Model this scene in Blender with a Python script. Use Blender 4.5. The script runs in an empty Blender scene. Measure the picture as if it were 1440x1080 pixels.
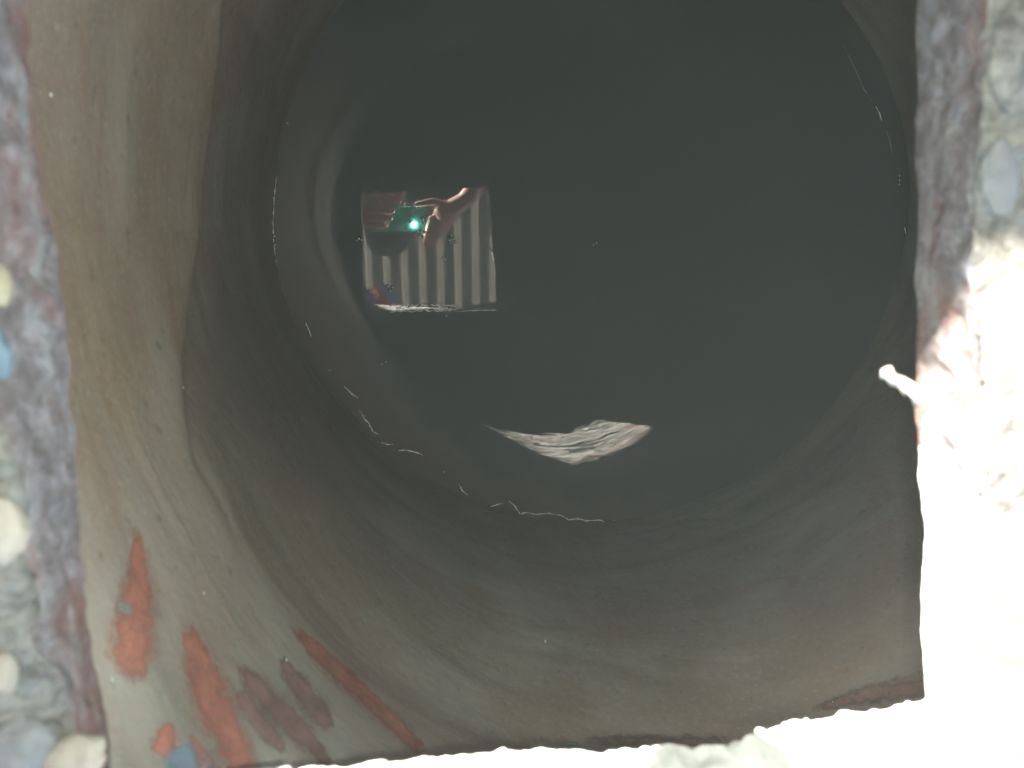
import bpy, bmesh, math, random
import numpy as np
from mathutils import Vector, Matrix, noise
random.seed(7)
R_ = math.radians
scn = bpy.context.scene
COL = scn.collection

# ---------------------------------------------------------------- camera
F = 1050.0
VX, VY = 577, 312                     # where straight down falls in the 1440x1080 photograph
CAM_Z = 0.25                          # lens above the slab top (z = 0)
WATER_Z = -0.90
_d = np.array([VX-720, -(VY-540), -F]); _d /= np.linalg.norm(_d)
_Z = -_d
_X = np.array([1., 0, 0]); _X -= _X.dot(_Z)*_Z; _X /= np.linalg.norm(_X)
_Y = np.cross(_Z, _X)
MW = np.array([_X, _Y, _Z])           # camera axes in world = columns
cd = bpy.data.cameras.new('camera')
cam = bpy.data.objects.new('camera', cd); COL.objects.link(cam)
mm = Matrix([list(MW[0])+[0], list(MW[1])+[0], list(MW[2])+[CAM_Z], [0, 0, 0, 1]])
cam.matrix_world = mm
cd.sensor_width = 36; cd.lens = F/1440*36
cd.clip_start = 0.01; cd.clip_end = 900
cd.dof.use_dof = True; cd.dof.focus_distance = 1.45; cd.dof.aperture_fstop = 9
scn.camera = cam

# ---------------------------------------------------------------- sky, sun, exposure
SUN_TRAVEL = Vector((1.20, -1.40, -1.0)).normalized()
sun_el = math.asin(-SUN_TRAVEL.z)
sun_az = math.atan2(-SUN_TRAVEL.x, -SUN_TRAVEL.y)     # clockwise from +Y
w = bpy.data.worlds.new('World'); scn.world = w; w.use_nodes = True
nt = w.node_tree; bg = nt.nodes['Background']
sky = nt.nodes.new('ShaderNodeTexSky'); sky.sky_type = 'NISHITA'; sky.sun_disc = False
sky.sun_elevation = sun_el; sky.sun_rotation = sun_az
nt.links.new(sky.outputs[0], bg.inputs[0]); bg.inputs[1].default_value = 0.09
sl = bpy.data.lights.new('sun', 'SUN'); sl.energy = 5.0; sl.angle = R_(0.5); sl.color = (1, .95, .88)
so = bpy.data.objects.new('sun', sl); COL.objects.link(so)
so.rotation_euler = SUN_TRAVEL.to_track_quat('-Z', 'Y').to_euler(); so.location = (-6, 7, 9)
scn.view_settings.view_transform = 'Standard'; scn.view_settings.look = 'None'
scn.view_settings.gamma = 1; scn.view_settings.use_curve_mapping = False
scn.view_settings.exposure = 3.5
scn.render.engine = 'CYCLES'
HAZE = .012
scn.cycles.volume_bounces = 1; scn.cycles.max_bounces = 14; scn.cycles.diffuse_bounces = 10; scn.cycles.glossy_bounces = 5

# ---------------------------------------------------------------- helpers
def fbm(v, sc, o=4): return noise.fractal(Vector(v)*sc, 1.0, 2.0, o)
def ray(px, py):
    v = MW @ np.array([px-720, -(py-540), -F]); return v/-v[2]
def at(px, py, z):                     # pixel -> point on a horizontal plane
    r = ray(px, py)*(CAM_Z-z); return Vector((r[0], r[1], z))
def mir(px, py, z):                    # pixel seen in the water -> point at height z
    r = ray(px, py)*(CAM_Z-WATER_Z + z-WATER_Z); return Vector((r[0], r[1], z))
SC = (0.3054, -0.0146)
def rad(th, z=None):
    r = 0.496+0.009*math.cos(2*th)
    if z is not None:                  # the shaft is a little wider on the near side under the slab
        s = min(1, max(0, (z+.80)/.50)); s = s*s*(3-2*s)
        s *= .25+.75*min(1, max(0, (-.17-z)/.22))
        r += .088*s*max(0, math.cos(th-R_(293)))**.9
    return r
def wall_noise(th, z): return .0035*fbm((math.cos(th)*1.2, math.sin(th)*1.2, z*1.5), 2.0, 4)
COLLAR = None
def step_at(th, z):                    # 1 where the thick upper coat lies, 0 below its slanting edge
    if COLLAR is None: return 0
    d = math.degrees(th) % 360
    cz = np.interp(d, COLLAR[0], COLLAR[1]); am = np.interp(d, [100, 130, 190, 212], [.35, 1, 1, 0])
    return float(1-am/(1+math.exp(min(50, max(-50, (z-cz)/.004)))))
def on_wall(px, py, inset=0.0):
    r = ray(px, py); t = 0.5
    R = .49
    for _ in range(12):
        a = r[0]**2+r[1]**2; b = -2*(r[0]*SC[0]+r[1]*SC[1]); c = SC[0]**2+SC[1]**2-R*R
        t = (-b+math.sqrt(max(b*b-4*a*c, 0)))/(2*a)
        th = math.atan2(r[1]*t-SC[1], r[0]*t-SC[0]); R = rad(th, CAM_Z-t)-((.010*step_at(th, CAM_Z-t)-wall_noise(th, CAM_Z-t)+inset) if inset else 0)
        
    return Vector((r[0]*t, r[1]*t, CAM_Z-t))
def camp(x, y, z): 
    v = MW @ np.array([x, y, z]); return Vector((v[0], v[1], v[2]+CAM_Z))

def mesh_obj(name, verts, faces, mat=None, parent=None, smooth=True):
    me = bpy.data.meshes.new(name); me.from_pydata([tuple(v) for v in verts], [], faces); me.update()
    if smooth: me.polygons.foreach_set('use_smooth', [True]*len(me.polygons))
    if mat: me.materials.append(mat)
    o = bpy.data.objects.new(name, me); COL.objects.link(o)
    if parent: o.parent = parent
    return o
def bm_obj(name, bm, mat=None, parent=None, smooth=True):
    me = bpy.data.meshes.new(name); bmesh.ops.recalc_face_normals(bm, faces=bm.faces); bm.to_mesh(me); bm.free()
    if smooth: me.polygons.foreach_set('use_smooth', [True]*len(me.polygons))
    if mat: me.materials.append(mat)
    o = bpy.data.objects.new(name, me); COL.objects.link(o)
    if parent: o.parent = parent
    return o
def tag(o, label=None, cat=None, group=None, kind=None):
    if label: o['label'] = label
    if cat: o['category'] = cat
    if group: o['group'] = group
    if kind: o['kind'] = kind
    return o
def empty(name, loc=(0, 0, 0)):
    o = bpy.data.objects.new(name, None); COL.objects.link(o); o.location = loc; o.empty_display_size = .05
    return o
def attach(o, p):
    """parent keeping world placement (p has only a location)"""
    o.parent = p; o.matrix_parent_inverse = Matrix.Translation(p.location).inverted(); return o
def box(bm, c, s, rot=None):
    m = Matrix.Translation(c) @ ((rot.to_4x4() if rot else Matrix.Identity(4)) @ Matrix.Diagonal((*s, 1)))
    return bmesh.ops.create_cube(bm, size=1, matrix=m)
def tube_bm(bm, pts, radii, n=8):
    pts = [Vector(p) for p in pts]; rings = []
    if not hasattr(radii, '__len__'): radii = [radii]*len(pts)
    for i, p in enumerate(pts):
        t = (pts[min(i+1, len(pts)-1)]-pts[max(i-1, 0)]).normalized()
        u = t.orthogonal().normalized() if abs(t.z) > .9 else t.cross(Vector((0, 0, 1))).normalized()
        v = t.cross(u)
        rings.append([bm.verts.new(p+radii[i]*(math.cos(2*math.pi*k/n)*u+math.sin(2*math.pi*k/n)*v)) for k in range(n)])
    for a, b in zip(rings, rings[1:]):
        for k in range(n): bm.faces.new((a[k], a[(k+1) % n], b[(k+1) % n], b[k]))
    bm.faces.new(rings[0]); bm.faces.new(rings[-1][::-1])

# ---------------------------------------------------------------- materials
class N:
    def __init__(s, name, rough=.7, spec=.5):
        s.m = bpy.data.materials.new(name); s.m.use_nodes = True; s.t = s.m.node_tree
        s.b = s.t.nodes['Principled BSDF']; s.b.inputs['Roughness'].default_value = rough
        s.b.inputs['Specular IOR Level'].default_value = spec
        s.geo = s.t.nodes.new('ShaderNodeNewGeometry')
    def l(s, a, b): s.t.links.new(a, b)
    def map(s, scale=(1, 1, 1), rot=(0, 0, 0), src=None):
        n = s.t.nodes.new('ShaderNodeMapping'); s.l(src or s.geo.outputs['Position'], n.inputs[0])
        n.inputs['Scale'].default_value = scale; n.inputs['Rotation'].default_value = rot; return n.outputs[0]
    def noise(s, vec, sc, det=4, rough=.55, dist=0):
        n = s.t.nodes.new('ShaderNodeTexNoise'); s.l(vec, n.inputs['Vector'])
        n.inputs['Scale'].default_value = sc; n.inputs['Detail'].default_value = det
        n.inputs['Roughness'].default_value = rough; n.inputs['Distortion'].default_value = dist; return n.outputs[0]
    def vor(s, vec, sc, feat='F1'):
        n = s.t.nodes.new('ShaderNodeTexVoronoi'); s.l(vec, n.inputs['Vector']); n.inputs['Scale'].default_value = sc
        n.feature = feat; return n
    def ramp(s, fac, stops, interp='LINEAR'):
        n = s.t.nodes.new('ShaderNodeValToRGB'); s.l(fac, n.inputs[0]); e = n.color_ramp.elements
        n.color_ramp.interpolation = interp
        while len(e) < len(stops): e.new(.5)
        for k, (p, c) in enumerate(stops):
            e[k].position = p; e[k].color = (*c, 1) if hasattr(c, '__len__') else (c, c, c, 1)
        return n.outputs[0]
    def mix(s, fac, a, b, mode='MIX'):
        n = s.t.nodes.new('ShaderNodeMix'); n.data_type = 'RGBA'; n.blend_type = mode
        if isinstance(fac, (int, float)): n.inputs[0].default_value = fac
        else: s.l(fac, n.inputs[0])
        for i, v in ((6, a), (7, b)):
            if isinstance(v, tuple): n.inputs[i].default_value = (*v, 1)
            else: s.l(v, n.inputs[i])
        return n.outputs[2]
    def math(s, op, a, b=None):
        n = s.t.nodes.new('ShaderNodeMath'); n.operation = op
        for i, v in enumerate((a, b)):
            if v is None: continue
            if isinstance(v, (int, float)): n.inputs[i].default_value = v
            else: s.l(v, n.inputs[i])
        return n.outputs[0]
    def color(s, c):
        if isinstance(c, tuple): s.b.inputs['Base Color'].default_value = (*c, 1)
        else: s.l(c, s.b.inputs['Base Color'])
        return s
    def bump(s, h, dist=.002, strength=1):
        n = s.t.nodes.new('ShaderNodeBump'); s.l(h, n.inputs['Height']); n.inputs['Distance'].default_value = dist
        n.inputs['Strength'].default_value = strength; s.l(n.outputs[0], s.b.inputs['Normal']); return s

def flat(name, c, rough=.6, var=.25, sc=30, bump=.0005):
    n = N(name, rough); p = n.geo.outputs['Position']; f = n.noise(p, sc)
    n.color(n.ramp(f, [(.3, tuple(x*(1-var) for x in c)), (.7, tuple(min(1, x*(1+var)) for x in c))]))
    n.bump(f, bump); return n.m

# rough concrete with sand and small aggregate
n = N('rough_concrete', .9, .2); p = n.geo.outputs['Position']
big = n.noise(p, 14, 5, .6); fine = n.noise(p, 130, 6, .7, .4); v = n.vor(n.map(src=p), 75)
col = n.ramp(fine, [(.3, (.05, .048, .045)), (.5, (.15, .14, .125)), (.72, (.32, .295, .25))])
col = n.mix(n.ramp(big, [(.42, 0), (.62, 1)]), col, (.25, .22, .17), 'MIX')
col = n.mix(.45, col, n.ramp(fine, [(.35, (.06, .058, .055)), (.65, (.32, .29, .25))]))
wx = n.noise(n.map(), 40, 3); col = n.mix(n.ramp(wx, [(.6, 0), (.7, .35)]), col, (.15, .17, .18))
n.color(col); n.bump(n.math('ADD', fine, n.math('MULTIPLY', v.outputs[0], .8)), .004); M_CONC = n.m
# rust and purple-brown formwork face of the hatch
n = N('rusted_hatch_face', .75, .4); p = n.geo.outputs['Position']
a = n.noise(p, 95, 8, .72, .6); b = n.noise(n.map((1, .25, 1)), 90, 5, .6); c_ = n.noise(n.map((1.0, .5, 1)), 22, 4, .6, .3)
col = n.ramp(a, [(.30, (.085, .070, .064)), (.43, (.135, .108, .10)), (.53, (.20, .165, .16)), (.66, (.29, .27, .275))])
col = n.mix(n.ramp(c_, [(.5, 0), (.62, .8)]), col, (.20, .085, .06))
col = n.mix(n.ramp(b, [(.54, 0), (.66, .75)]), col, (.30, .28, .255))
col = n.mix(n.ramp(n.noise(n.map(), 17, 3), [(.6, 0), (.68, .5)]), col, (.17, .21, .28))
n.color(col); n.bump(n.math('ADD', n.math('MULTIPLY', a, .5), n.noise(p, 300, 5, .7)), .0035); M_RUST = n.m
# coating of the shaft: grey olive paint, trowelled along slanting strokes, brown staining
n = N('grey_olive_shaft_coating', .75, .15)
uv = n.t.nodes.new('ShaderNodeUVMap'); uv.uv_map = 'UVMap'
su = n.map((1, 4.5, 1), (0, 0, R_(-28)), uv.outputs[0])
st = n.noise(su, 3.2, 5, .55, .8); st2 = n.noise(su, 7, 5, .6, .9); bl = n.noise(n.map(src=uv.outputs[0]), 4.2, 6, .6, .5)
fi = n.noise(uv.outputs[0], 55, 5, .65)
col = n.ramp(st, [(.32, (.32, .275, .215)), (.5, (.46, .405, .325)), (.68, (.54, .49, .40))])
col = n.mix(n.ramp(bl, [(.38, 0), (.62, .85)]), col, (.40, .29, .205))
col = n.mix(n.ramp(st2, [(.56, 0), (.72, .5)]), col, (.36, .35, .31))
col = n.mix(n.ramp(st2, [(.28, .5), (.42, 0)]), col, (.42, .26, .20))
col = n.mix(n.ramp(fi, [(.60, 0), (.72, .5)]), col, (.15, .13, .10)); col = n.mix(n.ramp(n.noise(uv.outputs[0], 170, 3), [(.3, .35), (.45, 0)]), col, (.55, .52, .45))
lo_ = n.t.nodes.new('ShaderNodeAttribute'); lo_.attribute_name = 'lower_coat_shade'
col = n.mix(n.math('MULTIPLY', lo_.outputs['Fac'], .85), col, n.mix(.72, col, (.088, .074, .058)))  # darker lower coat, with the shaft's deepening shade painted in
n.color(col); n.bump(n.math('ADD', st, n.math('MULTIPLY', fi, .8)), .0016); M_WALL = n.m
# flaking lime skin where the sun falls
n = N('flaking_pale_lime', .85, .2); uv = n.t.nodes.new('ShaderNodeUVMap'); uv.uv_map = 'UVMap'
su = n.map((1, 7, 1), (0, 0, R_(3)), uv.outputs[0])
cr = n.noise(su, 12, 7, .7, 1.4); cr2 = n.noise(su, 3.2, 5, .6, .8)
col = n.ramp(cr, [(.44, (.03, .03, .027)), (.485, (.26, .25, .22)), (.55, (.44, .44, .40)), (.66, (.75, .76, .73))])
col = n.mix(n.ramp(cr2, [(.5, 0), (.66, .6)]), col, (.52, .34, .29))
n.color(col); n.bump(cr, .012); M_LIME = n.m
def paint(name, c):
    n = N(name, .75, .15); p = n.geo.outputs['Position']; f = n.noise(p, 45, 5, .65); g = n.noise(p, 220, 3)
    col = n.ramp(f, [(.3, tuple(x*.62 for x in c)), (.7, tuple(x*1.25 for x in c))])
    h = n.noise(n.map((1, 1, .3)), 60, 6, .7)
    col = n.mix(n.ramp(h, [(.54, 0), (.68, .5)]), col, (.42, .30, .22)); col = n.mix(n.ramp(g, [(.60, 0), (.72, .6)]), col, (.14, .11, .09)); n.color(col); n.bump(f, .001)
    at = n.t.nodes.new('ShaderNodeAttribute'); at.attribute_name = 'cover'
    k = n.math('ADD', at.outputs['Fac'], n.math('MULTIPLY', n.math('SUBTRACT', n.noise(p, 110, 7, .8), .5), 2.4))
    n.l(n.ramp(k, [(.05, 0), (1.1, .92)]), n.b.inputs['Alpha']); return n.m
M_RED = paint('faded_red_primer', (.64, .25, .17)); M_DRED = paint('dull_maroon_primer', (.44, .26, .22))
M_FAINT = paint('faint_red_stain', (.30, .17, .12)); M_BLUE = paint('faded_blue_paint', (.32, .41, .47)); M_GREY = paint('grey_overpaint', (.44, .42, .35))
M_PEB = flat('tan_pebble', (.26, .22, .17), .7, .2, 60, .001); M_PEB2 = flat('grey_pebble', (.14, .135, .13), .7, .25, 80, .001)
M_YEL = flat('ochre_pebble', (.26, .22, .14), .7, .2, 60)
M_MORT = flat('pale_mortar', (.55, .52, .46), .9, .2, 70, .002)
M_DIRT = flat('pale_dry_earth', (.42, .34, .25), .95, .3, 6, .01)
M_BLOCK = flat('grey_block', (.33, .31, .28), .9, .18, 25, .003); M_JOINT = flat('mortar_joint', (.40, .38, .34), .95, .15, 40)
PH = float(mir(594.3, 380, 1.27).x)+.0386
n = N('galvanised_sheet', .45, .5); f = n.noise(n.map((1, .15, 1)), 9, 4); n.b.inputs['Metallic'].default_value = .2
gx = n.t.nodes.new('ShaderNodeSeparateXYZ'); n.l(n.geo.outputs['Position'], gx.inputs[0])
cw = n.math('COSINE', n.math('MULTIPLY', n.math('SUBTRACT', gx.outputs[0], PH), 2*math.pi/.0772))   # shade of the folds painted as dark stripes
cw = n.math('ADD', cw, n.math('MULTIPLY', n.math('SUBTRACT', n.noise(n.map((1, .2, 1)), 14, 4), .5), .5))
fold_shade = n.ramp(n.math('ADD', n.math('MULTIPLY', cw, .5), .5), [(.12, 0), (.5, 1)])
n.color(n.mix(fold_shade, n.ramp(f, [(.3, (.72, .75, .73)), (.7, (.85, .87, .85))]), (.24, .25, .24))); M_TIN = n.m
M_TIMBER = flat('weathered_timber', (.22, .16, .10), .85, .3, 12, .002)
M_SKIN = flat('skin', (.50, .25, .19), .5, .10, 30); M_HAIR = flat('black_hair', (.02, .016, .014), .6, .3, 60)
M_SHIRT = flat('charcoal_shirt', (.022, .022, .026), .9, .2, 25); M_TROU = flat('dark_blue_trousers', (.04, .05, .08), .9, .2, 25)
M_EYE = flat('eye_white', (.6, .57, .52), .2, .02, 10); M_IRIS = flat('dark_iris', (.02, .012, .01), .15, .02, 10)
M_LIP = flat('lips', (.30, .11, .09), .45, .05, 40)
M_PHONE = flat('teal_phone_back', (.10, .60, .50), .25, .06, 20, 0); M_BLACK = flat('black_glass', (.01, .01, .012), .08, .05, 10, 0)
M_BAGB = flat('blue_bag_plastic', (.12, .22, .55), .4, .2, 25, .002); M_BAGR = flat('red_bag_print', (.60, .06, .12), .4, .15, 30, .001)
M_BAGW = flat('white_bag_print', (.7, .65, .65), .4, .05, 30); M_CORD = flat('pale_string', (.5, .45, .36), .9, .1, 50)
M_GLINT_FLECK = flat('pale_glint_fleck', (.9, .9, .86), .4, .1, 60); M_WEB = flat('pale_cobweb', (.3, .3, .28), .7, .05, 60)
n = N('bubble_film', .06, .9); n.color((.07, .08, .075)); M_BUB = n.m
n = N('led_lamp', .3); n.b.inputs['Emission Color'].default_value = (.85, 1, .95, 1); n.b.inputs['Emission Strength'].default_value = 900; M_LED = n.m
# water: murky, mirror smooth, rust-brown film near the left rim
n = N('murky_water', .012, .5); n.b.inputs['IOR'].default_value = 1.88
g = n.t.nodes.new('ShaderNodeSeparateXYZ'); n.l(n.geo.outputs['Position'], g.inputs[0])
dx = n.math('SUBTRACT', g.outputs[0], SC[0]); dy = n.math('SUBTRACT', g.outputs[1], SC[1])
rr = n.math('SQRT', n.math('ADD', n.math('MULTIPLY', dx, dx), n.math('MULTIPLY', dy, dy)))
wob = n.math('ADD', rr, n.math('MULTIPLY', n.noise(n.geo.outputs['Position'], 7, 4), .10))
fil = n.ramp(wob, [(.455, 0), (.50, 1)])
left = n.ramp(n.math('ADD', n.math('MULTIPLY', n.math('ADD', dx, n.math('MULTIPLY', dy, .8)), -1), .5), [(.62, 0), (.95, 1)])
n.color(n.mix(n.math('MULTIPLY', fil, left), (.07, .08, .074), (.13, .105, .08)))
M_WATER = n.m

# ---------------------------------------------------------------- hatch outline (pixel traces on the slab's planes)
def resamp(pts, n):
    pts = [Vector(p) for p in pts]; L = [0]
    for a, b in zip(pts, pts[1:]): L.append(L[-1]+(b-a).length)
    out = []
    for i in range(n):
        s = L[-1]*i/n; k = max(j for j in range(len(L)) if L[j] <= s+1e-9); k = min(k, len(pts)-2)
        t = (s-L[k])/max(L[k+1]-L[k], 1e-9); out.append(pts[k].lerp(pts[k+1], t))
    return out
ZL, ZB = -0.037, -0.040               # underside of the slab; the near lip hangs lower
low = {  # going left side (top to bottom), bottom, right (bottom to top), top
 'L': [(38, -14), (42, 60), (44, 150), (56, 240), (68, 300), (84, 380), (93, 440), (95, 500), (99, 560), (106, 650), (112, 730), (118, 800), (124, 880), (132, 940), (150, 1000), (156, 1080), (168, 1102)],
 'B': [(168, 1102), (260, 1096), (350, 1083), (430, 1080), (520, 1077), (600, 1064), (680, 1061), (760, 1053), (800, 1057), (850, 1056), (940, 1050), (1035, 1048), (1048, 1034), (1075, 1022), (1120, 1014), (1200, 1003), (1250, 996), (1303, 981)],
 'R': [(1303, 981), (1298, 900), (1296, 840), (1297, 800), (1302, 758), (1296, 720), (1292, 650), (1291, 590), (1286, 556), (1288, 520), (1290, 480), (1288, 400), (1291, 300), (1288, 200), (1290, 100), (1291, 0), (1304, -22)],
 'T': [(1304, -22), (900, -18), (500, -14), (38, -14)]}
up = {
 'L': [(-60, -90), (-50, 50), (-40, 200), (-30, 300), (-25, 450), (-12, 560), (22, 640), (38, 700), (30, 780), (44, 850), (40, 900), (90, 970), (108, 1040), (112, 1130), (112, 1150)],
 'B': [(112, 1150), (500, 1150), (900, 1138), (1390, 1122)],
 'R': [(1390, 1122), (1392, 900), (1390, 700), (1384, 520), (1380, 400), (1378, 300), (1384, 180), (1392, 60), (1398, -100)],
 'T': [(1398, -100), (900, -96), (500, -92), (-60, -90)]}
NS = {'L': 150, 'B': 190, 'R': 150, 'T': 90}
lo, hi = [], []
for k in 'LBRT':
    zl = ZB if k == 'B' else ZL
    a = resamp([at(x, y, zl) for x, y in low[k]], NS[k]); b = resamp([at(x, y, 0) for x, y in up[k]], NS[k])
    lo += a; hi += b
# blend the step in depth round the two near corners
NP = len(lo)
for i in range(NP):
    v = lo[i]
    # depth must follow smoothly: recompute along its own view ray
    px = sum(1 for _ in ()) 
cL = NS['L']; cR = NS['L']+NS['B']
zz = [ZL]*NP
for i in range(cL, cR): zz[i] = ZB+(.018)*((i-cL)/(cR-cL))**1.5
for i in range(cR, cR+NS['R']): zz[i] = -.025-.032*(i-cR)/NS['R']
zz = [sum(zz[(i+j) % NP] for j in range(-14, 15))/29 for i in range(NP)]
for i in range(NP):
    s = (CAM_Z-zz[i])/(CAM_Z-lo[i].z); lo[i] = Vector((lo[i].x*s, lo[i].y*s, zz[i]))
ctr = Vector((.05, -.07, 0))
for i in range(NP):                    # ragged edge
    dv = (lo[i]-ctr); dv.z = 0; dv.normalize()
    amp = .0042 if cL <= i < cR else .0016
    lo[i] = lo[i]+dv*amp*fbm((lo[i].x, lo[i].y, 3), 70, 5)
    dv = (hi[i]-ctr); dv.z = 0; dv.normalize()
    hi[i] = hi[i]+dv*.004*fbm((hi[i].x, hi[i].y, 9), 40, 4)

slab = empty('concrete_slab', (0, -.5, 0))
tag(slab, 'rough concrete slab with a square hatch open over the shaft', 'slab')
slab['kind'] = 'structure'
# top surface, growing outward to a rectangle
X0, X1, Y0, Y1 = -1.0, 1.5, -1.4, 1.25
def outer(p):
    d = Vector((p.x-ctr.x, p.y-ctr.y)); ts = []
    if d.x > 0: ts.append((X1-ctr.x)/d.x)
    if d.x < 0: ts.append((X0-ctr.x)/d.x)
    if d.y > 0: ts.append((Y1-ctr.y)/d.y)
    if d.y < 0: ts.append((Y0-ctr.y)/d.y)
    t = min(ts); return Vector((ctr.x+d.x*t, ctr.y+d.y*t, 0))
V, Fc = [], []
K = 46
def rough_z(v): return .0045*fbm(v, 22, 5)+.0016*fbm(v, 110, 3)
for k in range(K):
    t = (k/(K-1))**2.6
    for i in range(NP):
        v = hi[i].lerp(outer(hi[i]), t); v.z = (rough_z(v)-.003*math.exp(-t*60)) if t < .9 else 0; V.append(v)
for k in range(K-1):
    for i in range(NP):
        j = (i+1) % NP; Fc.append((k*NP+i, k*NP+j, (k+1)*NP+j, (k+1)*NP+i))
# outer sides down into the earth
b0 = len(V)
for i in range(NP): v = V[(K-1)*NP+i].copy(); v.z = -.12; V.append(v)
for i in range(NP): j = (i+1) % NP; Fc.append(((K-1)*NP+i, (K-1)*NP+j, b0+j, b0+i))
st_ = mesh_obj('slab_top', V, Fc, M_CONC); attach(st_, slab)
# hatch inner faces
V, Fc = [], []
KR = 15
for k in range(KR):
    t = k/(KR-1)
    for i in range(NP):
        a = hi[i].copy(); a.z = V and a.z or a.z
        a.z = rough_z(hi[i])-.003 if k == 0 else 0
        v = a.lerp(lo[i], t)
        dv = (v-ctr); dv.z = 0; dv.normalize()
        if 0 < k < KR-1: v += dv*(.0030*fbm((v.x, v.y, v.z), 95, 6)*math.sin(math.pi*t)**.5)
        V.append(v)
for k in range(KR-1):
    for i in range(NP): j = (i+1) % NP; Fc.append((k*NP+i, (k+1)*NP+i, (k+1)*NP+j, k*NP+j))
hf = mesh_obj('hatch_face', V, Fc, M_RUST); hf['label'] = 'rusty purple brown inner face of the square hatch'
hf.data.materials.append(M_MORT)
for k in range(KR-1):                  # near face mortared; pale mortar on the right face paints its sunlit part
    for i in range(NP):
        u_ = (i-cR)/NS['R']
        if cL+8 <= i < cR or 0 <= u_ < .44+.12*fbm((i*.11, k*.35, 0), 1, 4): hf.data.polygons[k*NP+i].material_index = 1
attach(hf, slab)
# underside
V, Fc = [], []
for k in range(10):
    t = (k/9)**1.5
    for i in range(NP):
        q = outer(lo[i]); q.z = ZL-.012
        v = lo[i].lerp(q, t*.9)
        if k: v.z = lo[i].z*(1-min(1, t*14))+(ZL-.004)*min(1, t*14)+.001*fbm(v, 30)
        V.append(v)
for k in range(9):
    for i in range(NP): j = (i+1) % NP; Fc.append((k*NP+i, (k+1)*NP+i, (k+1)*NP+j, k*NP+j))
us = mesh_obj('slab_underside', V, Fc, M_CONC); attach(us, slab)

def pebble(px, py, z, rx, ry, rz, mat, seed, rot=0, name='pebble', lab=None):
    bm = bmesh.new(); bmesh.ops.create_icosphere(bm, subdivisions=4, radius=1)
    for v in bm.verts:
        f = 1+.22*fbm(v.co+Vector((seed, 0, 0)), 1.1, 3)+.05*fbm(v.co+Vector((seed, 5, 0)), 5, 3)
        v.co = Vector((v.co.x*rx*f, v.co.y*ry*f, v.co.z*rz*f))
    bmesh.ops.rotate(bm, verts=bm.verts, cent=(0, 0, 0), matrix=Matrix.Rotation(rot, 3, 'Z'))
    o = bm_obj(name, bm, mat); o.location = at(px, py, z)-slab.location; o.parent = slab
    if lab: o['label'] = lab
    return o
pebble(-1, 742, .003, .008, .0125, .006, M_PEB, 1, lab='large tan pebble set in the left rim')
pebble(102, 1066, .000, .011, .009, .006, M_PEB, 4, .3, lab='round tan pebble by the lower left corner')
pebble(-2, 400, .000, .0035, .0065, .004, M_YEL, 6)
pebble(22, 1060, .002, .013, .012, .005, M_PEB2, 9)
pebble(0, 948, .001, .005, .008, .004, M_PEB, 12)
pebble(-4, 498, .001, .004, .0085, .003, flat('blue_chip', (.07, .10, .12)), 14, lab='chip of blue paint on the left rim')
for i in range(30):                    # aggregate showing through the worn concrete beside the hatch
    if i < 10: x, y = random.uniform(-60, 50), random.uniform(640, 1120)
    else: x, y = random.uniform(1392, 1520), random.uniform(-40, 480)
    s = random.uniform(.0015, .0042)
    if x < 60 and x > (y-560)*.13+10: x -= 45
    pebble(x, y, .0005, s, s*random.uniform(.7, 1.4), s*.35, (M_CONC if i < 10 else random.choice((M_PEB2, M_CONC))), 20+i, random.uniform(0, 3))
# mortar lumps on the right rim
for i, (x, y, rx, ry) in enumerate([(1408, 250, .007, .013), (1420, 90, .008, .016)]):
    pebble(x, y, .001, rx, ry, .0028, (M_PEB2, M_CONC)[i % 2], 90+i, .2, name='mortar_lump')
# crumb sticking out of the right edge into the opening
bm = bmesh.new()
pp = [at(x, y, ZL-.001) for x, y in [(1300, 560), (1286, 548), (1272, 539), (1258, 534), (1249, 527), (1243, 521)]]
tube_bm(bm, pp, [.0042, .0030, .0023, .0026, .0034, .0016], 10)
for v in bm.verts: v.co += Vector(noise.noise_vector(v.co*220))*.0026+Vector(noise.noise_vector(v.co*520))*.0014
attach(bm_obj('mortar_crumb', bm, M_MORT), slab)
for pts in ([(1262, 540), (1268, 548), (1272, 557)], [(1280, 545), (1284, 553), (1290, 560)]):
    bm = bmesh.new(); tube_bm(bm, [at(x, y, ZL-.002) for x, y in pts], [.0009, .0007, .0004], 6)
    attach(bm_obj('dried_root', bm, M_PEB), slab)
# dribbles and crumbs along the near edge
for i in range(26):
    x = random.uniform(355, 1290); y = np.interp(x, [c[0] for c in low['B']], [c[1] for c in low['B']])
    pebble(x, y+4, ZB+.001, random.uniform(.001, .0055), random.uniform(.0006, .002), .002, M_MORT, 140+i, 0, name='mortar_crumb')

# ---------------------------------------------------------------- shaft wall
shaft = empty('shaft', (SC[0], SC[1], WATER_Z))
tag(shaft, 'round shaft going straight down below the slab to dark water', 'shaft'); shaft['kind'] = 'structure'
NT, NZ = 288, 200
ZT, ZBOT = ZL-.003, -1.05
_c = [on_wall(x, y) for x, y in ((302, -20), (297, 80), (288, 170), (272, 320), (258, 420), (246, 510), (248, 580), (258, 650))]
_c = sorted([(math.degrees(math.atan2(p.y-SC[1], p.x-SC[0])) % 360, p.z) for p in _c])
COLLAR = ([c[0] for c in _c], [c[1] for c in _c])
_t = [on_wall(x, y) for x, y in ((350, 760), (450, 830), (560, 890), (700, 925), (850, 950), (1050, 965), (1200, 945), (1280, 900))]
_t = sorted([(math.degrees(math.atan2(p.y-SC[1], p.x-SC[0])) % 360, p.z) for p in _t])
_up = [c[0] for c in _c]+[c[0] for c in _t]; _uz = [c[1] for c in _c]+[c[1] for c in _t]
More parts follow.
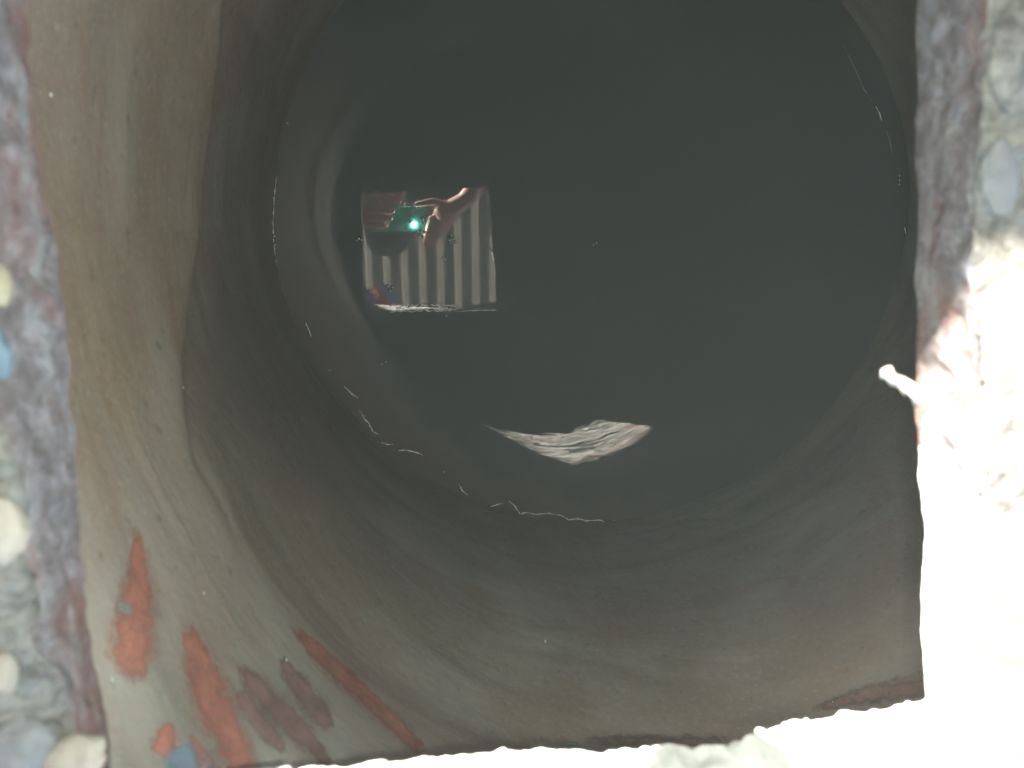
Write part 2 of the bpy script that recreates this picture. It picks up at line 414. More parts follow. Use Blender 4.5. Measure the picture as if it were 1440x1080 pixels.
def lower_at(th, z):
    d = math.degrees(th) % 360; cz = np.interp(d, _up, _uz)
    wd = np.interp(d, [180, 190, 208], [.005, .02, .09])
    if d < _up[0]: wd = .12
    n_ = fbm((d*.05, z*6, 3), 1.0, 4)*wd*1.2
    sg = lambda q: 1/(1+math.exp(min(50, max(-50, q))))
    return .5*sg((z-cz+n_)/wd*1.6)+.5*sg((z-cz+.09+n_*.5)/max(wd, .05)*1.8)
V, Fc, UV, LOW = [], [], [], []
for k in range(NZ+1):
    z0 = ZT+(ZBOT-ZT)*k/NZ
    for i in range(NT+1):
        th = 2*math.pi*i/NT; sa = step_at(th, z0); step = .010*sa
        q = Vector((math.cos(th), math.sin(th), z0))
        r = rad(th, z0)-step+wall_noise(th, z0); LOW.append(lower_at(th, z0) if i < NT else LOW[k*(NT+1)])
        V.append(Vector((r*math.cos(th), r*math.sin(th), z0-WATER_Z))); UV.append((th*.49, z0))
for k in range(NZ):
    for i in range(NT):
        a = k*(NT+1)+i; Fc.append((a, a+NT+1, a+NT+2, a+1))
wall = mesh_obj('shaft_wall', V, Fc, M_WALL, shaft)
uvl = wall.data.uv_layers.new(name='UVMap')
for l in wall.data.loops: uvl.data[l.index].uv = UV[l.vertex_index]
at_ = wall.data.attributes.new('lower_coat_shade', 'FLOAT', 'POINT'); at_.data.foreach_set('value', LOW)

def patch(spine, mat, name='paint_patch', lab=None, inset=.0012, rag=3.0, nw=9, seed=0):
    """spine: (px, py, half width px); laid on the shaft wall as a thin raised skin"""
    P = []; n = 80
    L = [0]
    for a, b in zip(spine, spine[1:]): L.append(L[-1]+math.hypot(b[0]-a[0], b[1]-a[1]))
    for i in range(n+1):
        s = L[-1]*i/n; x, y, h = (np.interp(s, L, [q[c] for q in spine]) for c in range(3))
        x2, y2, _ = (np.interp(min(s+3, L[-1]), L, [q[c] for q in spine]) for c in range(3))
        x1, y1, _ = (np.interp(max(s-3, 0), L, [q[c] for q in spine]) for c in range(3))
        tx, ty = x2-x1, y2-y1; m = math.hypot(tx, ty) or 1; nx, ny = -ty/m, tx/m
        for k in range(nw):
            u = -1+2*k/(nw-1)
            hh = 1.55*h*(u)+(rag*1.5*fbm((x/16+seed, y/16, math.copysign(1, u)), 1, 6) if abs(u) == 1 else 0)
            P.append((x+nx*hh, y+ny*hh, abs(u) == 1 or i in (0, n)))
    V = [on_wall(x, y, inset) for x, y, e in P]
    Fc = [(i*nw+k, i*nw+k+1, (i+1)*nw+k+1, (i+1)*nw+k) for i in range(n) for k in range(nw-1)]
    o = mesh_obj(name, V, Fc, mat); attach(o, shaft)
    cv = [min(1, (1-abs(-1+2*(q % nw)/(nw-1)))*1.35, min(q//nw, n-q//nw)/10) for q in range(len(V))]
    ca = o.data.attributes.new('cover', 'FLOAT', 'POINT'); ca.data.foreach_set('value', cv)
    if lab: o['label'] = lab
    return o
patch([(191, 735, 2), (196, 780, 10), (194, 830, 20), (188, 880, 27), (187, 915, 27), (191, 945, 17), (194, 966, 5)], M_RED, lab='large faded red patch low on the left wall', seed=1)
patch([(166, 846, 2), (172, 852, 9), (178, 858, 8), (184, 866, 2)], M_GREY, inset=.0020, seed=2, rag=1)
patch([(258, 868, 2), (272, 905, 14), (286, 950, 21), (306, 1000, 25), (326, 1045, 22), (350, 1100, 18)], M_RED, lab='long red streak running down the lower left wall', seed=3)
patch([(408, 876, 2), (428, 897, 8), (455, 924, 12), (485, 952, 13), (520, 985, 12), (552, 1015, 11), (590, 1052, 9), (604, 1066, 3)], M_RED, lab='slanting thin red streak, rightmost of the bright streaks', seed=4, rag=2.5)
patch([(336, 965, 5), (346, 988, 11), (362, 1012, 12), (384, 1038, 10), (402, 1062, 3)], M_DRED, seed=5)
patch([(334, 930, 2), (352, 955, 12), (378, 985, 16), (402, 1008, 17), (428, 1035, 14), (450, 1060, 9), (470, 1085, 6)], M_DRED, seed=6)
patch([(392, 920, 2), (405, 942, 10), (424, 970, 14), (446, 998, 16), (462, 1022, 9), (470, 1030, 2)], M_DRED, seed=7)
patch([(238, 1015, 2), (236, 1030, 13), (230, 1048, 16), (222, 1062, 10)], M_RED, seed=8)
patch([(252, 1046, 14), (258, 1062, 24), (266, 1082, 28), (274, 1100, 28)], M_BLUE, seed=9, lab='faded blue smear at the bottom left')
patch([(268, 1030, 2), (280, 1056, 9), (296, 1085, 12), (304, 1100, 12)], M_RED, seed=10)
patch([(820, 1041, 3), (870, 1042, 8), (920, 1044, 8), (990, 1043, 6), (1030, 1040, 3)], M_FAINT, seed=14)
patch([(1140, 998, 2), (1190, 985, 9), (1240, 974, 12), (1290, 966, 14), (1330, 958, 14)], M_FAINT, seed=15)

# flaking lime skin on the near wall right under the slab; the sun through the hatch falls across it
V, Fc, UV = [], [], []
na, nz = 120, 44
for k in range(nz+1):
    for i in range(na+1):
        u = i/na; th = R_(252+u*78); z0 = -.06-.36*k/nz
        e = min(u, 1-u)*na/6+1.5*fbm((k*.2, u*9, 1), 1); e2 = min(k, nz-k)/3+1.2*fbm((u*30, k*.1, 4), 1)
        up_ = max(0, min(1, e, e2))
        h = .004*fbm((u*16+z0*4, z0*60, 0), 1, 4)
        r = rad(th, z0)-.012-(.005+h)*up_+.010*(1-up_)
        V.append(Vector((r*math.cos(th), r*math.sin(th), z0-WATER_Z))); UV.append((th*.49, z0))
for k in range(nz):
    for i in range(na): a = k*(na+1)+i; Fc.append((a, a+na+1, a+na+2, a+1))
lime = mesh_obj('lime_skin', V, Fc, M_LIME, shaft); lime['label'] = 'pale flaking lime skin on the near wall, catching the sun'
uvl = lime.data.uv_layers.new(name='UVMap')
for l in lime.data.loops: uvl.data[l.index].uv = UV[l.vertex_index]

# ---------------------------------------------------------------- water
V = [Vector((SC[0], SC[1], WATER_Z))]; Fc = []
rs = [.05, .12, .2, .28, .36, .42, .46, .475, .495, 1.0]
for r in rs[:-1]:
    for i in range(NT):
        th = 2*math.pi*i/NT; q = r/.495*(rad(th)+.006)
        V.append(Vector((SC[0]+q*math.cos(th), SC[1]+q*math.sin(th), WATER_Z)))
for i in range(NT): Fc.append((0, 1+i, 1+(i+1) % NT))
for k in range(len(rs)-2):
    for i in range(NT): j = (i+1) % NT; a = 1+k*NT; Fc.append((a+i, a+NT+i, a+NT+j, a+j))
water = mesh_obj('water', V, Fc, M_WATER); tag(water, 'dark still water at the foot of the shaft', kind='structure')
bt = bmesh.new(); bmesh.ops.create_circle(bt, cap_ends=True, segments=64, radius=.52); 
sb = bm_obj('shaft_floor', bt, M_CONC, shaft); sb.location = (0, 0, -.145)

# pale threads painting the meniscus highlights along the waterline, and bubbles
def thread(pts, r, label, name='glint_thread', mat=M_GLINT_FLECK, z=WATER_Z+.0006, wob=.0006, group='painted glints along the waterline'):
    q = []
    for (x0, y0), (x1, y1) in zip(pts, pts[1:]):
        m = max(1, int(math.hypot(x1-x0, y1-y0)/3))
        for i in range(m): q.append((x0+(x1-x0)*i/m, y0+(y1-y0)*i/m))
    q.append(pts[-1]); bm = bmesh.new()
    r *= 1.35; P = [at(x, y, z) for x, y in q]
    for p in P: p.x += wob*fbm(p, 60, 3); p.y += wob*fbm(p+Vector((3, 3, 0)), 60, 3)
    rr = [r*(.25+.75*math.sin(math.pi*min(1, max(0, (i+.5)/len(P))))**.5)*max(.25, .9+1.3*noise.noise(p*150)) for i, p in enumerate(P)]
    tube_bm(bm, P, rr, 6)
    return tag(bm_obj(name, bm, mat), label, 'scum', group)
thread([(389, 248), (386, 275), (384, 310), (385, 345), (389, 380), (396, 415), (402, 447)], .00060, 'long curved pale glint thread along the left waterline, topmost')
thread([(418, 484), (422, 496), (428, 506)], .0008, 'short glint thread just below the long left one')
thread([(430, 454), (434, 463), (438, 473)], .0008, 'short pale glint thread right of the end of the long one')
thread([(444, 538), (450, 546), (458, 555)], .0006, 'faint short glint thread on the lower left waterline')
thread([(484, 544), (490, 549), (496, 555), (504, 560)], .0007, 'slanting glint thread inside the lower left waterline')
thread([(506, 578), (512, 588), (518, 594), (524, 608), (533, 612)], .0006, 'broken wavy glint thread at lower left of the water', wob=.003)
thread([(536, 622), (545, 625), (553, 625)], .0008, 'tiny flat glint thread left of the two low threads')
thread([(560, 634), (572, 633), (584, 636), (595, 640)], .0008, 'flat glint thread ending the lower left curve')
thread([(716, 705), (724, 712), (731, 722), (740, 721), (756, 723), (772, 722), (788, 724), (800, 731), (812, 729), (824, 733), (840, 731), (852, 734), (866, 732), (880, 734)], .0008, 'long wavy glint thread across the near waterline', wob=.0012)
thread([(888, 735), (898, 733), (909, 731)], .0007, 'short glint thread at the right end of the wavy one')
thread([(646, 682), (650, 690), (658, 697)], .0006, 'short glint thread left of the long wavy one')
thread([(672, 714), (684, 715), (700, 709), (708, 708)], .0005, 'faint glint thread joining the long wavy one')
thread([(1232, 150), (1237, 160), (1240, 170)], .0005, 'faint glint thread high on the right waterline')
thread([(1272, 320), (1275, 335), (1277, 350)], .0005, 'faint upright glint thread on the right waterline')

def bubble(bm, p, r):
    g = bmesh.ops.create_uvsphere(bm, u_segments=14, v_segments=8, radius=r, matrix=Matrix.Translation(p)@Matrix.Diagonal((1, 1, .8, 1)))
bubsets = [
 ([(594, 307, 4), (595, 313, 3)], 'pair of bubbles right beside the phone reflection'),
 ([(587, 326, 3), (592, 324, 3), (590, 330, 4), (597, 326, 3), (601, 329, 3), (594, 333, 3)], 'cluster of bubbles under the phone reflection'),
 ([(631, 337, 4), (634, 331, 3), (638, 335, 3), (640, 340, 3), (633, 341, 2)], 'cluster of bubbles over the corrugated stripes'),
 ([(504, 335, 4), (508, 337, 3), (501, 338, 2)], 'cluster of bubbles at the left edge of the reflected hatch'),
 ([(545, 402, 4), (551, 403, 4), (548, 408, 3), (541, 399, 2)], 'bubbles beside the reflected blue bag'),
 ([(623, 362, 3), (626, 365, 2)], 'faint pair of bubbles low among the stripes'),
 ([(384, 278, 2.4), (385, 285, 2.6)], 'upper pair of bubbles on the long left thread'),
 ([(383, 299, 2.4), (382, 312, 2.6)], 'middle pair of bubbles on the long left thread'),
 ([(385, 331, 4), (386, 343, 4), (384, 336, 2.5)], 'largest bright bubbles on the long left thread'),
 ([(393, 183, 2.2), (404, 173, 2.2)], 'two bubbles high on the left waterline'),
 ([(536, 512, 2.5), (542, 508, 2.5)], 'small bubbles inside the lower left waterline'),
 ([(426, 504, 2.8)], 'single bubble at the end of a short thread'),
 ([(512, 584, 2.5), (526, 607, 2.5), (519, 599, 2)], 'string of bubbles on the broken wavy thread'),
 ([(456, 551, 2), (450, 540, 2), (463, 520, 2.2)], 'scatter of tiny bubbles at lower left'),
 ([(624, 663, 2), (648, 684, 2.4), (656, 694, 2)], 'tiny bubbles left of the long near thread'),
 ([(733, 722, 3), (729, 719, 2.4)], 'bubble at the bend of the long near thread'),
 ([(1172, 623, 2.2), (1174, 626, 1.8), (1156, 648, 2)], 'tiny bubbles at the lower right waterline'),
 ([(1264, 247, 2), (1264, 253, 2), (1264, 259, 1.8)], 'three dots of bubble on the right waterline'),
 ([(838, 341, 2.4), (834, 344, 1.6)], 'lone bubbles in the middle of the dark water')]
for pts, lab in bubsets:
    root = empty('bubble_cluster', at(pts[0][0], pts[0][1], WATER_Z))
    tag(root, lab, 'bubbles', 'bubbles floating on the water')
    for x, y, r in pts:
        rr = r*.62*1.15/1050; p = at(x, y, WATER_Z+rr*.2); b1 = bmesh.new(); bubble(b1, p, rr)
        attach(bm_obj('bubble', b1, M_BUB), root)
        bs = bmesh.new(); bmesh.ops.create_uvsphere(bs, u_segments=8, v_segments=6, radius=rr*.55, matrix=Matrix.Translation(p+Vector((rr*.4, -rr*.3, rr*.75))))
        attach(bm_obj('glint_speck', bs, M_GLINT_FLECK), root)  # white speck painting the glint on each bubble
# curdled white line lying over the reflection of the near edge
bm = bmesh.new()
for row, (y0, amp) in enumerate(((429.5, 1.4), (438, 1.2), (434, 2.2))):
    x = 548 if row < 2 else 556
    while x < (632 if row != 1 else 640):
        L = random.uniform(4, 12); ys = y0-(x-548)*.02*(row == 1)
        P = [at(x+L*i/5, ys+random.uniform(-amp, amp), WATER_Z+.0006) for i in range(6)]
        tube_bm(bm, P, [.0003, .0006, .0008, .0007, .0005, .0003], 6); x += L*random.uniform(.8, 1.4)+(3 if row == 2 else 0)
for x, y in ((634, 434), (637, 431), (632, 437), (640, 436), (628, 444)):
    bmesh.ops.create_icosphere(bm, subdivisions=1, radius=.0011, matrix=Matrix.Translation(at(x, y, WATER_Z+.0006)))
tag(bm_obj('curdled_line', bm, M_GLINT_FLECK), 'curdled white line under the reflected hatch', 'froth')
thread([(640, 438), (660, 437), (680, 436.5), (698, 436)], .0004, 'straight pale hairline right of the curdled line', wob=.0002)
# cobweb strands on the far right and flecks on the wall
for i, (pts, lab) in enumerate([([(1186, 62), (1200, 92), (1215, 125), (1226, 142)], 'long faint cobweb strand high on the right'), ([(1246, 182), (1252, 200), (1256, 222)], 'short faint cobweb strand below the long one')]):
    thread(pts, .00014, lab, 'cobweb_strand', M_WEB, -.55, .0003, 'cobweb strands in the shaft')
for i, (x, y, a, lab) in enumerate([(767, 902, .0016, 'small upright pale fleck on the near wall'), (403, 928, .0009, 'white droplet above the maroon streak'), (72, 133, .0009, 'pale speck near the top left'), (1171, 987, .0007, 'pale speck over the lower right red stain'), (258, 545, .0007, 'pale speck on the left wall'), (158, 955, .0007, 'pale speck below the large red patch'), (287, 834, .0006, 'faint speck between the red streaks')]):
    bm = bmesh.new(); bmesh.ops.create_icosphere(bm, subdivisions=2, radius=1)
    for v in bm.verts: v.co = Vector((v.co.x*a*.6, v.co.y*a*1.3, v.co.z*a))*(1+.3*noise.noise(v.co*2))
    o = bm_obj('paint_fleck', bm, M_GLINT_FLECK); o.location = on_wall(x, y, .0015)
    tag(o, lab, 'fleck', 'pale flecks stuck to the shaft wall')

# ---------------------------------------------------------------- ground, added walls shading the slab, roof seen in the water
V, Fc = [], []
ri = [(X0, Y0), (X1, Y0), (X1, Y1), (X0, Y1)]
rings = [0, .25, .8, 2, 5, 10, 20, 40]
per = []
for a in range(4):
    for t in np.linspace(0, 1, 24, endpoint=False):
        p, q = ri[a], ri[(a+1) % 4]; per.append((p[0]+(q[0]-p[0])*t, p[1]+(q[1]-p[1])*t))
for g in rings:
    for x, y in per:
        cx, cy = (X0+X1)/2, (Y0+Y1)/2; s = 1+g/1.2
        V.append(Vector((cx+(x-cx)*s, cy+(y-cy)*s, -.07+(.03*fbm((x*s, y*s, 0), .8) if g else 0))))
m_ = len(per)
for k in range(len(rings)-1):
    for i in range(m_): j = (i+1) % m_; Fc.append((k*m_+i, k*m_+j, (k+1)*m_+j, (k+1)*m_+i))
tag(mesh_obj('ground', V, Fc, M_DIRT), kind='structure')

def shade_block_wall(name, x0, y0, x1, y1, top, label):
    root = empty(name, ((x0+x1)/2, (y0+y1)/2, 0)); tag(root, label, 'wall')
    L = math.hypot(x1-x0, y1-y0); d = Vector((x1-x0, y1-y0, 0)).normalized(); th = .15; nrm = Vector((-d.y, d.x, 0))
    rot = Matrix((d, nrm, Vector((0, 0, 1)))).transposed()
    bm = bmesh.new(); box(bm, Vector((x0, y0, 0))+d*L/2+nrm*th/2+Vector((0, 0, top/2)), (L-.01, th-.012, top-.008), rot)
    attach(bm_obj('mortar_core', bm, M_JOINT, smooth=False), root)
    ch = .2; bl = .4; rows = int(round(top/ch)); ch = top/rows; cache = {}
    for r in range(rows):
        s = -(r % 2)*bl/2
        while s < L-.01:
            a, b = max(0, s), min(L, s+bl)
            if b-a > .04:
                key = round(b-a, 3)
                if key not in cache:
                    bm = bmesh.new(); box(bm, (0, 0, 0), (b-a-.01, th, ch-.01)); bmesh.ops.bevel(bm, geom=bm.edges[:], offset=.004, segments=1, affect='EDGES')
                    o = bm_obj('block', bm, M_BLOCK, smooth=False); cache[key] = o.data
                else:
                    o = bpy.data.objects.new('block', cache[key]); COL.objects.link(o)
                c = Vector((x0, y0, 0))+d*(a+b)/2+nrm*th/2+Vector((0, 0, ch*(r+.5)))
                o.matrix_world = Matrix.Translation(c-root.location)@rot.to_4x4(); o.parent = root
            s += bl
WX, WY = -.80, 1.0  # out-of-view walls added, sized to set the edges of the sunlight
shade_block_wall('shade_block_wall', -2.2, WY, 1.3, WY, (WY+.02)/1.40, 'low grey block wall added for shade behind the crouching person')
shade_block_wall('shade_block_wall', WX, -1.0, WX, .99, (-WX-.095)/1.20, 'grey block wall added for shade along the left of the slab')

roof = empty('corrugated_roof', (.5, 0, 1.25)); tag(roof, 'grey corrugated metal roof reflected as pale and dark stripes', 'roof')
ZR = 1.27; pitch = .0772; ph = PH
xs0 = -1.15  # roof carried out of view to the left to block sky light
ns = 0
while xs0 < 2.2:
    V, Fc = [], []; nx = 9*12; W = pitch*9.5
    for j in range(2):
        for side in (0, 1):
            for i in range(nx+1):
                x = xs0+W*i/nx; y = (-1.15, 1.35)[j]
                V.append(Vector((x, y, ZR+(.0125)*math.cos(2*math.pi*(x-ph)/pitch)+.0006*side+.0011*(ns % 2)+.02*y)))
    m2 = nx+1
    for i in range(nx):
        Fc += [(i, i+1, 2*m2+i+1, 2*m2+i), (m2+i, 3*m2+i, 3*m2+i+1, m2+i+1)]
    attach(mesh_obj('roof_sheet', V, Fc, M_TIN), roof); xs0 += pitch*9; ns += 1
for y in (-1.0, .55, 1.2):
    bm = bmesh.new(); box(bm, (.55, y, ZR-.0325+.02*y-.006), (3.3, .045, .045)); attach(bm_obj('purlin', bm, M_TIMBER, smooth=False), roof)
for i, (x, y) in enumerate(((-1.08, -1.0), (1.4, -1.0))):
    bm = bmesh.new(); box(bm, (0, 0, .585), (.07, .07, 1.17)); bmesh.ops.bevel(bm, geom=bm.edges[:], offset=.004, segments=1, affect='EDGES')
    o = bm_obj('roof_post', bm, M_TIMBER, smooth=False); o.location = (x, y, 0)
    tag(o, ('weathered timber roof post at the near left corner', 'weathered timber roof post at the near right corner')[i], 'post', 'posts carrying the roof')

# blue and red plastic bag hanging from the roof by a string
bag = empty('plastic_bag', mir(536, 424, .62)); tag(bag, 'crumpled blue bag with red print hanging left of the stripes', 'bag')
c = bag.location; bm = bmesh.new(); bmesh.ops.create_icosphere(bm, subdivisions=5, radius=1)
for v in bm.verts:
    q = v.co.copy(); top = max(0, q.z)
    f = 1+.20*fbm(q, 1.6, 4)+.10*noise.noise(Vector((q.x*3, q.y*3, q.z)))-.72*top**1.5
    v.co = c+Vector((q.x*.064*f, q.y*.050*f, q.z*.075*(1+.1*noise.noise(q*2))))
ob = bm_obj('bag_body', bm, M_BAGB); attach(ob, bag)
ob.data.materials.append(M_BAGR); ob.data.materials.append(M_BAGW)
for pgn in ob.data.polygons:
    q = pgn.center-c; a = q.x*.75+q.y*.55+.10*q.z; s = abs(a-.006+.008*noise.noise(q*60))
    if s < .016: pgn.material_index = 1
    if s < .003 and noise.noise(q*90) > 0: pgn.material_index = 2
bm = bmesh.new(); tube_bm(bm, [c+Vector((0, 0, .055)), c+Vector((.001, 0, .3)), Vector((c.x, c.y, ZR+.02*c.y-.005))], .0012, 6)
attach(bm_obj('string', bm, M_CORD), bag)

# ---------------------------------------------------------------- person holding the phone
def capsule(bm, a, b, ra, rb, n=20):
    a, b = Vector(a), Vector(b); ax = (b-a); L = ax.length
    if L < 1e-5: bmesh.ops.create_uvsphere(bm, u_segments=n, v_segments=12, radius=ra, matrix=Matrix.Translation(a)); return
    t = ax/L; u = t.orthogonal().normalized(); v = t.cross(u); prof = []
    for i in range(6): an = math.pi/2*(1-i/5); prof.append((-ra*math.sin(an), ra*math.cos(an)))
    for i in range(6): an = math.pi/2*i/5; prof.append((L+rb*math.sin(an), rb*math.cos(an)))
    rows = []
    for s, r in prof:
        rows.append([bm.verts.new(a+t*s+max(r, 1e-5)*(math.cos(2*math.pi*k/n)*u+math.sin(2*math.pi*k/n)*v)) for k in range(n)])
    for p, q in zip(rows, rows[1:]):
        for k in range(n): bm.faces.new((p[k], p[(k+1) % n], q[(k+1) % n], q[k]))
    bm.faces.new(rows[0][::-1]); bm.faces.new(rows[-1])
def chain(bm, pts, rads):
    for i in range(len(pts)-1): capsule(bm, pts[i], pts[i+1], rads[i], rads[i+1])
def ell(bm, c, s, rot=None):
    m = Matrix.Translation(c)@(rot.to_4x4() if rot else Matrix.Identity(4))@Matrix.Diagonal((*s, 1))
    bmesh.ops.create_uvsphere(bm, u_segments=28, v_segments=18, radius=1, matrix=m)
def remeshed(name, bm, mat, parent, vox, it=4):
    o = bm_obj(name, bm, mat)
    md = o.modifiers.new('r', 'REMESH'); md.mode = 'VOXEL'; md.voxel_size = vox; md.use_smooth_shade = True
    ms = o.modifiers.new('s', 'SMOOTH'); ms.factor = .5; ms.iterations = it
    dg = bpy.context.evaluated_depsgraph_get(); me = bpy.data.meshes.new_from_object(o.evaluated_get(dg)); me.name = name
    o.modifiers.clear(); o.data = me
    me.polygons.foreach_set('use_smooth', [True]*len(me.polygons))
    if not me.materials: me.materials.append(mat)
    attach(o, parent); return o
per_ = empty('person', (.05, .55, 0)); tag(per_, 'person in charcoal shirt crouching above the hatch, holding up a phone', 'person')
# cam-space scale in the reflection: 456 px per metre at the phone
def cp(px, py, z=0.0):                 # phone-plane point from its place in the reflection
    return camp((px-577)/456., -(py-312)/456., z)
body = bmesh.new()
hc = mir(545, 316, .60)                # head centre
pel, knL, knR = Vector((.03, .68, .36)), Vector((-.15, .46, .075)), Vector((.22, .46, .075))
chest = Vector((.01, .26, .70)); neck = Vector((hc.x+.02, .15, .66))
shL, shR = Vector((-.19, .23, .70)), Vector((.21, .23, .70))
wrL, wrR = cp(503, 268, .012), cp(655, 281, .010)
elL, elR = Vector((-.22, .25, .52)), Vector((.36, .27, .40))
chain(body, [hc+Vector((0, .05, .02)), neck, chest], [.052, .055, .09])
chain(body, [chest, Vector((.02, .48, .58)), pel], [.115, .115, .12])
chain(body, [chest, shL], [.08, .055]); chain(body, [chest, shR], [.08, .055])
chain(body, [shL, elL, elL.lerp(wrL, .35), wrL], [.052, .040, .040, .027]); chain(body, [shR, elR, elR.lerp(wrR, .35), wrR], [.052, .040, .040, .027])
for s, kn in ((-1, knL), (1, knR)):
    hip = pel+Vector((s*.09, 0, 0)); an = Vector((kn.x, kn.y+.36, .05))
    chain(body, [hip, kn, kn.lerp(an, .35), an], [.085, .055, .055, .035])
# head: crown towards the near side, face looking down at the phone
ell(body, hc, (.074, .098, .090)); ell(body, hc+Vector((0, .055, -.035)), (.055, .062, .055))
capsule(body, hc+Vector((0, -.01, -.082)), hc+Vector((0, .028, -.100)), .009, .014)
for s in (-1, 1):
    ell(body, hc+Vector((s*.075, .015, 0)), (.009, .026, .018))
    ell(body, hc+Vector((s*.030, -.018, -.078)), (.020, .008, .008))
    ell(body, hc+Vector((s*.035, .028, -.066)), (.018, .018, .014))
ell(body, hc+Vector((0, .058, -.083)), (.022, .010, .010)); ell(body, hc+Vector((0, .088, -.070)), (.020, .017, .017))
# right hand: palm past the right end of the phone, thumb along its top edge, fingers reaching down
pk = cp(622, 303, .008)
chain(body, [wrR, cp(640, 292, .010), pk], [.024, .029, .030]); chain(body, [cp(636, 300, .008), cp(618, 316, .002)], [.026, .022])
chain(body, [cp(626, 290, .004), cp(606, 285, .002), cp(586, 288, -.004)], [.014, .011, .0085])          # thumb
for (a, b, c_) in (((606, 308), (600, 326), (597, 344)), ((613, 312), (608, 330), (602, 346)), ((621, 314), (617, 328), (610, 341)), ((629, 311), (626, 322), (620, 332))):
    chain(body, [cp(*a, .002), cp(*b, -.006), cp(*c_, -.002)], [.0105, .0095, .0075])
# left hand: palm behind the left end, four fingers wrapped over the back
chain(body, [wrL, cp(508, 285, .022), cp(508, 305, .022)], [.024, .030, .027])
for i, (y0, y1, x1) in enumerate(((283, 287, 545), (293, 297, 553), (303, 307, 550), (312, 317, 544))):
    chain(body, [cp(508, y0, .020), cp(515, y0+1, -.004), cp(530, (y0+y1)/2+1, -.010), cp(x1, y1, -.0085)], [.013, .0105, .0095, .0075])
chain(body, [cp(510, 288, .026), cp(526, 284, .026), cp(540, 290, .024)], [.014, .011, .009])             # thumb on the screen side
bo = remeshed('body', body, M_SKIN, per_, .0036, 3)
for s in (-1, 1):
    bm = bmesh.new(); ell(bm, hc+Vector((s*.031, -.004, -.0795)), (.012, .009, .009)); e = attach(bm_obj('eye', bm, M_EYE), per_)
    bm = bmesh.new(); ell(bm, hc+Vector((s*.031, -.003, -.0865)), (.0052, .0052, .003)); ii = bm_obj('iris', bm, M_IRIS, e); ii.matrix_parent_inverse = Matrix.Translation(per_.location).inverted()@Matrix.Identity(4)
    ii.matrix_parent_inverse = Matrix.Identity(4)
bm = bmesh.new(); ell(bm, hc+Vector((0, .058, -.0905)), (.021, .0075, .005)); attach(bm_obj('mouth', bm, M_LIP), per_)
hair = bmesh.new(); ell(hair, hc+Vector((0, -.012, .022)), (.080, .098, .084)); ell(hair, hc+Vector((0, -.045, .0)), (.076, .062, .086)); ell(hair, hc+Vector((0, -.03, -.02)), (.078, .05, .070))
ho = remeshed('hair', hair, M_HAIR, per_, .005, 2)
for v in ho.data.vertices: v.co += Vector(noise.noise_vector(v.co*70))*.004
sh = bmesh.new()
chain(sh, [neck+Vector((0, -.02, .02)), chest], [.066, .12]); chain(sh, [chest, Vector((.02, .48, .58)), pel+Vector((0, 0, .02))], [.140, .142, .145])
for s_, e_ in ((shL, elL), (shR, elR)): chain(sh, [chest, s_, s_.lerp(e_, .75)], [.11, .072, .062])
for x in np.linspace(522, 640, 9): ell(sh, mir(x, 258+abs(x-590)*.05, .72), (.045, .062, .03))
so_ = remeshed('shirt', sh, M_SHIRT, per_, .008, 4)
for v in so_.data.vertices: v.co += Vector(noise.noise_vector(v.co*14))*.006
tr = bmesh.new(); chain(tr, [pel+Vector((0, -.02, .05)), pel], [.13, .14])
for s, kn in ((-1, knL), (1, knR)):
    hip = pel+Vector((s*.09, 0, 0)); an = Vector((kn.x, kn.y+.31, .05)); chain(tr, [hip, kn, kn.lerp(an, .35), an], [.10, .070, .068, .050])
remeshed('trousers', tr, M_TROU, per_, .009, 4)
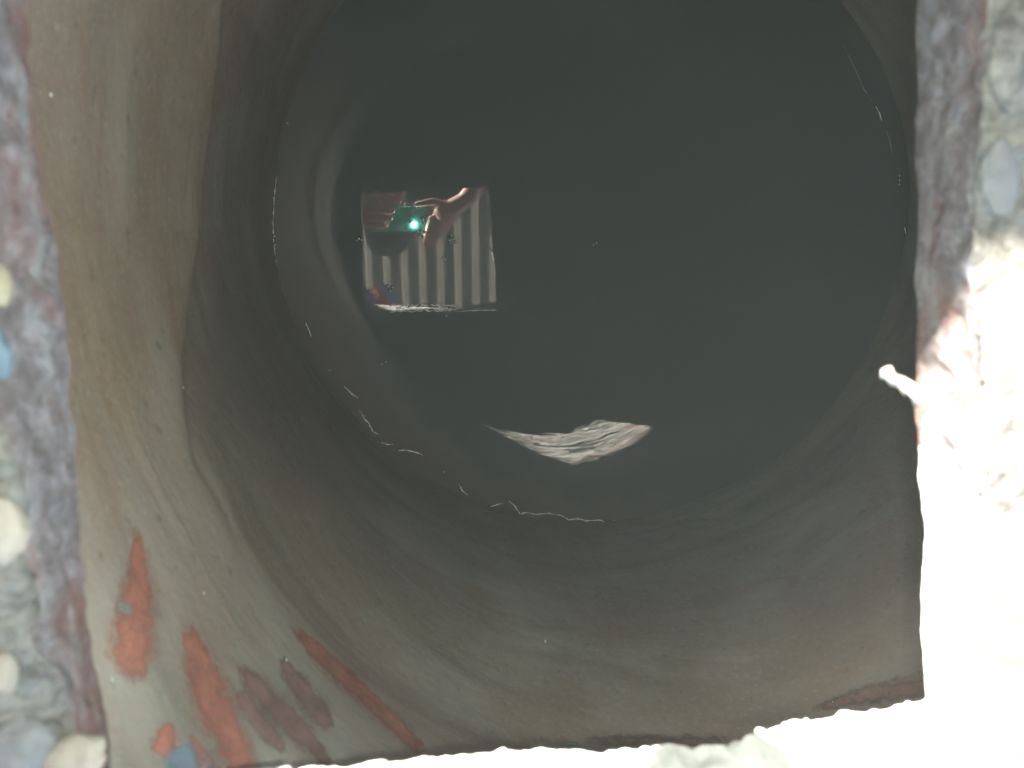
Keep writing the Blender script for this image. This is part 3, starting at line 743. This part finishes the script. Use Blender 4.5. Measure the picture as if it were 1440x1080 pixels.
for kn in (knL, knR):
    bm = bmesh.new(); chain(bm, [(kn.x, kn.y+.37, .048), (kn.x, kn.y+.41, .15)], [.045, .038]); remeshed('shoe', bm, M_BLACK, per_, .007, 4)

phone = empty('phone', (0, 0, CAM_Z)); tag(phone, 'teal phone held sideways with its flash lit', 'phone')
rotm = Matrix(MW.tolist()).to_4x4()
pc = Vector(((523+599)/2/456.-577/456., -(309-312)/456., 0)); pw, phh = (599-523)/456., 34/456.
bm = bmesh.new(); box(bm, (pc.x, pc.y, .0068), (pw, phh, .0076)); bmesh.ops.bevel(bm, geom=[e for e in bm.edges if abs((e.verts[0].co-e.verts[1].co).normalized().z) > .9], offset=.009, segments=5, affect='EDGES')
bmesh.ops.bevel(bm, geom=[e for e in bm.edges], offset=.0008, segments=2, affect='EDGES', clamp_overlap=True)
o = bm_obj('phone_body', bm, M_PHONE, phone, smooth=False); o.matrix_local = rotm
bm = bmesh.new(); box(bm, (pc.x, pc.y, .0109), (pw-.006, phh-.006, .0006)); o = bm_obj('screen', bm, M_BLACK, phone, smooth=False); o.matrix_local = rotm
for (x, y, r) in ((0, 0, .005), (.0, .016, .005)):
    bm = bmesh.new(); bmesh.ops.create_cone(bm, cap_ends=True, segments=28, radius1=r, radius2=r, depth=.0012, matrix=Matrix.Translation((x, y, .0024)))
    o = bm_obj('lens', bm, M_BLACK, phone, smooth=False); o.matrix_local = rotm
bm = bmesh.new(); bmesh.ops.create_cone(bm, cap_ends=True, segments=20, radius1=.0042, radius2=.0042, depth=.0010, matrix=Matrix.Translation((.011, -.008, .0024)))
o = bm_obj('flash', bm, M_LED, phone, smooth=False); o.matrix_local = rotm

# thin haze imitating lens glare, brightest where the sun crosses it above and inside the hatch
hz = bmesh.new(); box(hz, (.25, -.07, -.32), (130, 130, 3.6))
n = N('glare_haze'); n.t.nodes.remove(n.b)
pv = n.t.nodes.new('ShaderNodeVolumePrincipled'); pv.inputs['Density'].default_value = HAZE; pv.inputs['Color'].default_value = (.93, .97, .95, 1)
n.l(pv.outputs[0], n.t.nodes['Material Output'].inputs['Volume'])
tag(bm_obj('glare_haze_volume', hz, n.m, smooth=False), kind='stuff')
